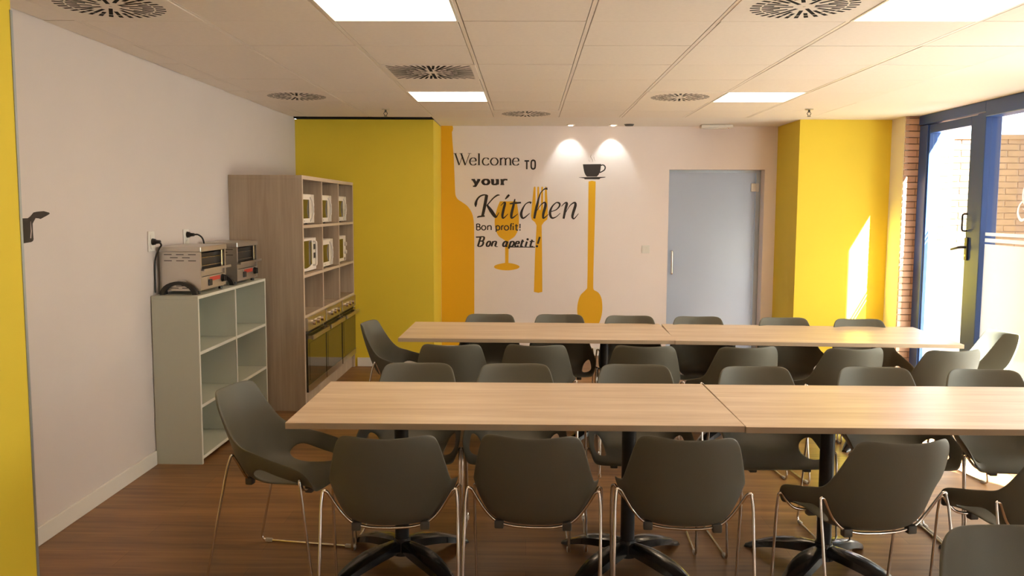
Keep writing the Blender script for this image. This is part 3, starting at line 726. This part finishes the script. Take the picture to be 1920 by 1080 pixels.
# ------------------------------------------------------------------ toasters (front faces +x)
def toaster():
    t = thing('bar_toaster', 'steel bar toaster nearest the viewer on the white shelf unit', 'toaster', (-2.27, 5.2, SH), group='steel bar toasters')
    W_, D_ = 0.44, 0.255; T_ = 0.004
    bm = bmesh.new()
    box(bm, 0, D_, 0, T_, 0.022, 0.262); box(bm, 0, D_, W_-T_, W_, 0.022, 0.262); box(bm, 0, T_, T_, W_-T_, 0.022, 0.262)
    box(bm, T_, D_-0.012, T_, W_-T_, 0.022, 0.03); box(bm, D_-0.014, D_-0.004, T_, W_-T_, 0.03, 0.105); box(bm, D_-0.02, D_-0.012, T_, W_-T_, 0.108, 0.140)
    box(bm, D_-0.010, D_, T_, 0.02, 0.105, 0.262); box(bm, D_-0.010, D_, W_-0.02, W_-T_, 0.105, 0.262)
    link_mesh('housing', bm, M['steel'], t)
    one_box('lid', (-0.004, D_+0.006, -0.006, W_+0.006, 0.2625, 0.296), M['steel'], t, bev=0.003)
    one_box('oven_cavity', (0.02, D_-0.03, 0.022, W_-0.022, 0.15, 0.25), M['blackp'], t)
    bm = bmesh.new()
    for k in range(2): tube(bm, [(D_-0.008, 0.02, 0.175+k*0.05), (D_-0.008, W_-0.02, 0.175+k*0.05)], 0.0022, 6)
    tube(bm, [(D_-0.006, W_-0.06, 0.145), (D_-0.006, W_-0.06, 0.26)], 0.004, 8)
    link_mesh('guard_rods', bm, M['chrome'], t, 40)
    bm = bmesh.new(); box(bm, D_-0.03, D_+0.028, -0.004, W_+0.02, 0.143, 0.1475); box(bm, D_+0.022, D_+0.028, -0.004, W_+0.02, 0.1475, 0.158); link_mesh('crumb_tray', bm, M['steel'], t)
    one_box('control_plate', (D_-0.0038, D_-0.0028, 0.12, 0.40, 0.040, 0.098), M['steel'], t)
    o = one_box('red_sticker', (D_-0.0026, D_-0.0018, 0.155, 0.335, 0.072, 0.097), M['red'], t)
    one_box('switch', (D_-0.0026, D_+0.004, 0.13, 0.185, 0.044, 0.084), M['blackp'], t, bev=0.002)
    bm = bmesh.new(); cyl(bm, (D_-0.0026, 0.375, 0.075), 0.026, 0.02, 20, axis=0, r2=0.021); box(bm, D_+0.0176, D_+0.024, 0.371, 0.379, 0.055, 0.095); link_mesh('knob', bm, M['blackp'], t, 40)
    bm = bmesh.new(); n = 14
    for k in range(n+1):
        a = PI*k/n
        for rr, hh in ((1, 1), (0.74, 0.74)):
            for yy in (-0.034, -0.006):
                bm.verts.new((D_/2-0.003+math.cos(a)*0.115*rr, yy, math.sin(a)*0.082*hh+0.001))
    bm.verts.ensure_lookup_table(); v = bm.verts
    for k in range(n):
        a, b_ = 4*k, 4*(k+1)
        for i_, j_ in ((0, 1), (1, 3), (3, 2), (2, 0)): bm.faces.new((v[a+i_], v[a+j_], v[b_+j_], v[b_+i_]))
    bm.faces.new((v[0], v[2], v[3], v[1])); bm.faces.new((v[4*n], v[4*n+1], v[4*n+3], v[4*n+2]))
    link_mesh('carry_handle', bm, M['blackp'], t, 40)
    for row, zs, xs in ((0, 0.247, (0.03, 0.105, 0.18)), (1, 0.228, (0.067, 0.142)), (2, 0.209, (0.03, 0.105, 0.18)), (3, 0.053, (0.10,)), (4, 0.040, (0.067, 0.137))):
        for x in xs: one_box('vent_slot', (x, x+0.048, -0.0012, -0.0002, zs-0.0022, zs+0.0022), M['blackp'], t)
    for x, y in ((0.02, 0.03), (D_-0.03, 0.03), (0.02, W_-0.03), (D_-0.03, W_-0.03)):
        bm = bmesh.new(); cyl(bm, (x, y, 0), 0.013, 0.0215, 12); link_mesh('foot', bm, M['blackp'], t, 40)
    return t
to = toaster()
dup(to, (-2.27, 5.86, SH), 0.0, 'steel bar toaster further back on the white shelf unit, beside the tall cabinet')

# ------------------------------------------------------------------ tall oven cabinet
TX, TY, TW, TD, TT = -2.288, 6.50, 1.905, 0.563, 0.03
cb = thing('tall_cabinet', 'tall grey oak cabinet of open cubbies with three ovens below, against the left wall', 'cabinet', (TX, TY, 0))
HT = 1.83
cols = [0.0, 0.625, 1.25, TW-TT]     # left faces of uprights
panel('side_panel', (0, TD, 0, TT, 0, HT-TT), cb, M['cab']); panel('side_panel', (0, TD, TW-TT, TW, 0, HT-TT), cb, M['cab'])
panel('top_panel', (0, TD, 0, TW, HT-TT+0.0005, HT), cb, M['cab'])
panel('back_panel', (0.001, 0.009, TT+0.0005, TW-TT-0.0005, 0.12, HT-TT-0.0005), cb, M['cab'])
panel('plinth', (0.02, TD-0.025, TT+0.0005, TW-TT-0.0005, 0, 0.118), cb, M['cab'])
zs = (0.725, 1.041, 1.425)
for z in zs: panel('shelf', (0.0095, TD-0.002, TT+0.0005, TW-TT-0.0005, z-0.0, z+0.022), cb, M['cab'])
panel('shelf', (0.0095, TD-0.002, TT+0.0005, TW-TT-0.0005, 0.119, 0.137), cb, M['cab'])
lv = [0.1375, 0.7245, 0.7475, 1.0405, 1.0635, 1.4245, 1.4475, HT-TT-0.0005]
for x in cols[1:3]:
    for a, b_ in zip(lv[::2], lv[1::2]): panel('divider', (0.0095, TD-0.003, x, x+0.022, a, b_), cb, M['cab'])
ex0, ex1 = TD+0.0002, TD+0.0022
for a in ((0, TT, 0.0, HT-TT), (TW-TT, TW, 0.0, HT-TT), (0, TW, HT-TT+0.0005, HT)): panel('edge_band', (ex0, ex1, *a), cb, M['cabedge'], 0)
for z in zs: panel('edge_band', (ex0-0.002, ex1-0.0005, TT+0.001, TW-TT-0.001, z, z+0.022), cb, M['cabedge'], 0)
for x in cols[1:3]:
    for a, b_ in zip(lv[2::2], lv[3::2]): panel('edge_band', (ex0-0.003, ex1-0.0005, x, x+0.022, a, b_), cb, M['cabedge'], 0)

# ovens
def oven():
    W_ = 0.594
    t = thing('built_in_oven', 'steel built-in oven nearest the viewer in the tall cabinet', 'oven', (TX+0.01, TY+TT+0.0, 0.1385), group='built-in ovens in the tall cabinet')
    f = TD-0.01
    one_box('body', (0.05, f-0.003, 0.006, W_-0.006, 0.001, 0.585), M['blackp'], t)
    one_box('control_panel', (f-0.0025, f+0.022, 0.002, W_, 0.485, 0.59), M['ovensteel'], t, bev=0.002)
    dr = one_box('door', (f-0.0025, f+0.018, 0.002, W_, 0.002, 0.462), M['darkglass'], t, bev=0.002)
    one_box('door_bottom_trim', (f+0.0183, f+0.021, 0.002, W_, 0.002, 0.055), M['ovensteel'], dr)
    one_box('window', (f+0.0183, f+0.0195, 0.055, W_-0.055, 0.09, 0.385), mat('oven_window', (0.055, 0.04, 0.018), 0.05, spec=0.8), dr)
    bm = bmesh.new(); box(bm, f+0.045, f+0.060, 0.02, W_-0.02, 0.418, 0.452, bev=0.003)
    box(bm, f+0.0183, f+0.0448, 0.02, 0.055, 0.425, 0.445); box(bm, f+0.0183, f+0.0448, W_-0.055, W_-0.02, 0.425, 0.445)
    link_mesh('handle', bm, M['ovensteel'], dr)
    for k in range(3):
        bm = bmesh.new(); cyl(bm, (f+0.0223, 0.17+0.13*k, 0.535), 0.021, 0.022, 18, axis=0, r2=0.018); link_mesh('knob', bm, M['chrome'], t, 40)
    return t
ov = oven()
dup(ov, (TX+0.01, TY+0.6475, 0.1385), 0, 'steel built-in oven in the middle of the tall cabinet')
dup(ov, (TX+0.01, TY+1.2755, 0.1385), 0, 'steel built-in oven farthest from the viewer, beside the yellow wall')

# microwaves (local: front faces +x, width along +y)
def microwave(kind, label, y, z, W_, H_, rot=0.0, dx=0.0):
    t = thing('microwave_oven', label, 'microwave', (TX+0.14+dx, y, z+0.0225), rot, group='white microwaves in the cabinet cubbies')
    D_ = 0.36
    one_box('body', (0.0, D_, 0, W_, 0.010, H_), M['white'], t, bev=0.004)
    for a in (0.03, W_-0.05):
        for b_ in (0.03, D_-0.05): one_box('foot', (b_, b_+0.02, a, a+0.02, 0, 0.0095), M['blackp'], t)
    f = D_+0.0003; dw = W_*0.76
    if kind == 'handle':
        dr = one_box('door', (f, f+0.022, 0.004, dw, 0.012, H_-0.002), M['white'], t, bev=0.003)
        one_box('window', (f+0.0223, f+0.0235, 0.045, dw-0.06, 0.05, H_-0.045), M['darkglass'], dr)
        one_box('control_panel', (f, f+0.018, dw+0.002, W_-0.002, 0.012, H_-0.002), M['whitehandle'], t, bev=0.002)
        bm = bmesh.new(); zc = H_/2
        tube(bm, spline([(f+0.022, dw-0.03, zc-0.10), (f+0.038, dw-0.02, zc-0.06), (f+0.046, dw-0.015, zc), (f+0.038, dw-0.02, zc+0.06), (f+0.022, dw-0.03, zc+0.10)], 5), 0.0065, 10)
        link_mesh('handle', bm, M['whitehandle'], dr, 60)
        bm = bmesh.new(); cyl(bm, (f+0.0223, dw*0.45, 0.03), 0.006, 0.001, 12, axis=0); link_mesh('badge', bm, M['tag'], dr)
        for k in range(2):
            bm = bmesh.new(); cyl(bm, (f+0.0183, (dw+W_)/2, H_*(0.35+0.3*k)), 0.018, 0.012, 16, axis=0, r2=0.015); link_mesh('knob', bm, M['white'], t, 40)
    elif kind == 'large':
        dr = one_box('door', (f, f+0.022, 0.004, dw+0.03, 0.012, H_-0.002), M['white'], t, bev=0.003)
        bm = bmesh.new(); n = 10; y0, y1 = 0.02, dw-0.03
        pts = [(y1, H_-0.02), (y0, H_-0.02)] + [(y0+(y1-y0)*k/n, 0.062-0.026*math.sin(PI*k/n)) for k in range(n+1)]
        fr = [bm.verts.new((f+0.0235, a, b_)) for a, b_ in pts]; bk = [bm.verts.new((f+0.0223, a, b_)) for a, b_ in pts]
        bm.faces.new(fr); bm.faces.new(bk[::-1])
        for k in range(len(fr)): k2 = (k+1) % len(fr); bm.faces.new((fr[k2], fr[k], bk[k], bk[k2]))
        bmesh.ops.recalc_face_normals(bm, faces=bm.faces)
        link_mesh('window', bm, M['darkglass'], dr)
        bm = bmesh.new(); tube(bm, smooth_path([(f+0.0223, dw+0.012, 0.05), (f+0.05, dw+0.012, 0.05), (f+0.05, dw+0.012, H_-0.03), (f+0.0223, dw+0.012, H_-0.03)], 0.02), 0.008, 10); link_mesh('handle', bm, M['white'], dr, 60)
        cp = one_box('control_panel', (f, f+0.018, dw+0.032, W_-0.002, 0.012, H_-0.002), M['white'], t, bev=0.002)
        for k in range(2): one_box('display', (f+0.0183, f+0.0195, dw+0.045, W_-0.02, H_*(0.38+0.26*k), H_*(0.38+0.26*k)+0.045), M['blackp'], cp)
    else:
        dw = W_*0.76
        dr = one_box('door', (f, f+0.022, 0.004, dw, 0.012, H_-0.002), M['white'], t, bev=0.003)
        one_box('window', (f+0.0223, f+0.0235, 0.035, dw-0.03, 0.045, H_-0.03), M['darkglass'], dr)
        cp = one_box('control_panel', (f, f+0.018, dw+0.002, W_-0.002, 0.012, H_-0.002), M['white'], t, bev=0.002)
        for k in range(2):
            bm = bmesh.new(); cyl(bm, (f+0.0183, (dw+W_)/2, H_*(0.38+0.30*k)), 0.022, 0.020, 18, axis=0, r2=0.018); link_mesh('knob', bm, M['whitehandle'], cp, 40)
        one_box('door_button', (f+0.0183, f+0.021, dw+0.03, W_-0.03, 0.02, 0.045), M['tag'], cp)
    return t
m1 = microwave('handle', 'white microwave with curved handle in the top row, nearest the viewer', TY+0.05, 1.425, 0.50, 0.245)
dup(m1, (TX+0.14, TY+0.675, 1.4475), 0, 'white microwave with curved handle in the middle of the top row')
dup(m1, (TX+0.14, TY+1.30, 1.4475), 0, 'white microwave with curved handle in the top row, beside the yellow wall')
microwave('large', 'larger white microwave with wide rounded window in the second row, nearest the viewer', TY+0.045, 1.041, 0.545, 0.275)
dup(m1, (TX+0.15, TY+0.668, 1.0635), 0, 'white microwave with curved handle in the middle of the second row')
microwave('knobs', 'white microwave with two round knobs in the second row, beside the yellow wall', TY+1.285, 1.041, 0.47, 0.255)

# ------------------------------------------------------------------ tables
def pedestal(t, x):
    bm = bmesh.new(); cyl(bm, (x, 0, 0.07), 0.031, 0.640, 28); link_mesh('column', bm, M['ironcol'], t, 40)
    bm = bmesh.new()
    for a in (PI/4, 3*PI/4, 5*PI/4, 7*PI/4):
        c, s = math.cos(a), math.sin(a)
        prev = None
        N = 9
        for k in range(N+1):
            u = k/N; r_ = 0.02+0.36*u
            zt = 0.105*(1-u**2.1)+0.014; zb = max(0.001, zt-0.028-0.018*(1-u))
            hw = 0.026+0.026*math.sin(PI*min(1, u*1.05)**0.9)*(1) if u < 0.93 else 0.018
            if k == N: zb = 0.0005
            ring = []
            for o_, z_ in ((-hw, zb), (-hw*0.92, zt-0.008), (-hw*0.45, zt), (hw*0.45, zt), (hw*0.92, zt-0.008), (hw, zb)):
                ring.append(bm.verts.new((x+c*r_-s*o_, s*r_+c*o_, z_)))
            if prev:
                for i in range(6): bm.faces.new((prev[i], prev[(i+1) % 6], ring[(i+1) % 6], ring[i]))
            else: bm.faces.new(ring)
            prev = ring
        bm.faces.new(prev[::-1])
    cyl(bm, (x, 0, 0.055), 0.046, 0.075, 24, r2=0.036)
    bmesh.ops.recalc_face_normals(bm, faces=bm.faces)
    link_mesh('star_base', bm, M['iron'], t, 50)
    bm = bmesh.new(); box(bm, x-0.17, x+0.17, -0.022, 0.022, 0.708, 0.719); box(bm, x-0.022, x+0.022, -0.25, 0.25, 0.7085, 0.7185)
    link_mesh('mounting_bracket', bm, M['ironcol'], t)
def table(cx, cy, rz, label, off, seed):
    t = thing('dining_table', label, 'table', (cx, cy, 0), R(rz), 'light oak canteen tables')
    bm = bmesh.new(); box(bm, -0.899, 0.899, -0.4, 0.4, 0.7195, 0.745, bev=0.0015)
    o = link_mesh('tabletop', bm, [M['table'], M['tedge']], t)
    for p in o.data.polygons:
        if abs(p.normal.z) < 0.5: p.material_index = 1
    for x in off: pedestal(t, x)
    return t
table(-0.05, 3.662, 0.35, 'light oak table in front, left half of the nearer row', (-0.50, 0.50), 1)
table(1.752, 3.655, 0.0, 'light oak table in front, right half of the nearer row, cut by the frame', (-0.44, 0.47), 2)
table(0.066, 5.842, -0.6, 'light oak table at the back, left half of the far row', (-0.5, 0.47), 3)
table(1.868, 5.785, -2.6, 'light oak table at the back, right half of the far row', (-0.47, 0.5), 4)

# ------------------------------------------------------------------ chairs (seat faces +y)
ROWS = [
 [(0, -.310, .797), (.070, -.302, .800), (.122, -.280, .804), (.150, -.262, .801), (.167, -.250, .790), (.176, -.244, .772)],
 [(0, -.300, .752), (.070, -.291, .752), (.125, -.268, .752), (.158, -.249, .751), (.177, -.237, .748), (.187, -.231, .742)],
 [(0, -.284, .690), (.075, -.273, .690), (.130, -.247, .690), (.166, -.224, .689), (.188, -.207, .687), (.201, -.197, .684)],
 [(0, -.266, .630), (.078, -.254, .630), (.136, -.223, .630), (.174, -.195, .630), (.199, -.174, .629), (.214, -.159, .627)],
 [(0, -.246, .568), (.080, -.233, .569), (.138, -.198, .573), (.178, -.163, .579), (.206, -.134, .586), (.222, -.116, .590)],
 [(0, -.220, .498), (.082, -.204, .500), (.148, -.166, .507), (.186, -.128, .524), (.210, -.092, .552), (.227, -.062, .580)],
 [(0, -.172, .438), (.082, -.160, .440), (.140, -.132, .448), (.172, -.098, .464), (.208, -.050, .508), (.234, -.014, .565)],
 [(0, -.090, .418), (.078, -.083, .419), (.132, -.066, .424), (.162, -.046, .433), (.213, .014, .484), (.240, .036, .554)],
 [(0, .020, .423), (.078, .020, .424), (.128, .022, .426), (.158, .026, .430), (.214, .074, .467), (.243, .088, .540)],
 [(0, .120, .434), (.080, .120, .434), (.128, .120, .434), (.160, .120, .435), (.210, .136, .453), (.245, .158, .520)],
 [(0, .190, .438), (.084, .190, .438), (.138, .186, .437), (.172, .178, .435), (.206, .184, .441), (.234, .194, .468)],
 [(0, .226, .426), (.084, .225, .426), (.138, .221, .425), (.172, .214, .423), (.200, .208, .423), (.216, .202, .427)],
]
def chair_mesh():
    bm = bmesh.new(); g = []
    for row in ROWS:
        full = [(-x, y, z) for x, y, z in row[:0:-1]] + list(row)
        g.append([bm.verts.new(p) for p in full])
    nc = len(g[0])
    left, right = 1, nc-3      # quads (col,col+1) spanning u4..u3
    for i in range(len(g)-1):
        for j in range(nc-1):
            if 6 <= i <= 8 and j in (left, right): continue
            bm.faces.new((g[i][j], g[i][j+1], g[i+1][j+1], g[i+1][j]))
    bmesh.ops.recalc_face_normals(bm, faces=bm.faces)
    me = bpy.data.meshes.new('seat_shell'); bm.to_mesh(me); bm.free()
    o = bpy.data.objects.new('tmp', me); C.objects.link(o)
    so_ = o.modifiers.new('s', 'SOLIDIFY'); so_.thickness = 0.011; so_.offset = 0
    su = o.modifiers.new('d', 'SUBSURF'); su.levels = 2; su.render_levels = 2
    dg = bpy.context.evaluated_depsgraph_get()
    me2 = bpy.data.meshes.new_from_object(o.evaluated_get(dg)); me2.name = 'seat_shell'
    bpy.data.objects.remove(o); bpy.data.meshes.remove(me)
    for p in me2.polygons: p.use_smooth = True
    me2.materials.clear(); me2.materials.append(M['chair']); return me2
ch0 = thing('shell_chair', 'x', 'chair', (0, 0, 0))
so_ = bpy.data.objects.new('seat_shell', chair_mesh()); C.objects.link(so_); so_.parent = ch0
bm = bmesh.new()
half = [(0.0, -.138, .418), (.08, -.135, .420), (.140, -.130, .434), (.182, -.130, .480), (.207, -.140, .525), (.227, -.150, .563), (.241, -.150, .566), (.246, -.165, .52), (.250, -.275, .0075), (.250, .205, .0075), (.256, .160, .42), (.254, .152, .478), (.244, .148, .484), (.228, .146, .458), (.200, .143, .426), (.165, .143, .415), (.12, .14, .413), (0.0, .14, .413)]
pr = smooth_path(half, 0.03, 3)
mir = [Vector((-p.x, p.y, p.z)) for p in pr[1:-1]][::-1]
tube(bm, pr+mir, 0.0057, 8, closed=True)
link_mesh('sled_frame', bm, M['chrome'], ch0, 60)
for sx in (-1, 1):
    for yy, zz in ((-.128, .436), (.14, .418)):
        bm = bmesh.new(); box(bm, sx*.125-.017, sx*.125+.017, yy-.016, yy+.016, zz-.026, zz+.006, bev=.005, seg=2); link_mesh('seat_clip', bm, M['clip'], ch0, 40)
    for yy in (-.235, .165):
        bm = bmesh.new(); box(bm, sx*.250-.008, sx*.250+.008, yy-.018, yy+.018, 0.0005, .017, bev=.003); link_mesh('floor_glide', bm, M['glide'], ch0, 40)
first = [True]
def chair(x, y, rz, label, group):
    if first[0]:
        first[0] = False; ch0.location = (x, y, 0); ch0.rotation_euler = (0, 0, R(rz)); ch0['label'] = label; ch0['group'] = group; return
    dup(ch0, (x, y, 0), R(rz), label, group)
ordn = ['first', 'second', 'third', 'fourth', 'fifth', 'sixth']
G = 'sage green shell chairs '
for k, (x, y, a) in enumerate([(-.505, 3.15, 4), (.035, 3.17, -4), (.585, 3.17, -5), (1.262, 3.15, 9), (1.875, 3.12, 7)]):
    chair(x, y, a, f'dark shell chair seen from behind at the front table, {ordn[k]} from the left', G+'on the near side of the front table')
for k, (x, y, a) in enumerate([(-.55, 3.985, 180), (-.055, 3.99, 181), (.535, 3.99, 178), (1.15, 3.96, 183), (1.73, 3.97, 179), (2.24, 3.93, 177)]):
    chair(x, y, a, f'sage shell chair facing the viewer behind the front table, {ordn[k]} from the left', G+'on the far side of the front table')
for k, (x, y, a) in enumerate([(-.45, 5.15, 2), (.06, 5.16, -2), (.70, 5.15, -4), (1.25, 5.14, 6), (1.85, 5.12, 7), (2.38, 5.08, 10)]):
    chair(x, y, a, f'dark shell chair seen from behind at the far table, {ordn[k]} from the left', G+'on the near side of the far table')
for k, (x, y, a) in enumerate([(-.275, 6.02, 180), (.24, 6.03, 180), (.745, 5.98, 178), (1.25, 5.96, 180), (1.87, 5.93, 181), (2.385, 5.88, 179)]):
    chair(x, y, a, f'sage shell chair facing the viewer behind the far table, {ordn[k]} from the left', G+'on the far side of the far table')
chair(-1.03, 3.62, -99, 'sage shell chair at the left end of the front table, seen from its side', G+'at the table ends')
chair(-.83, 5.77, -97, 'sage shell chair at the left end of the far table before the yellow wall', G+'at the table ends')
chair(2.83, 5.50, 96, 'sage shell chair at the right end of the far table beside the windows', G+'at the table ends')
chair(1.20, 1.80, 180, 'sage shell chair in the bottom right corner, cut by the frame', G+'nearest the viewer')
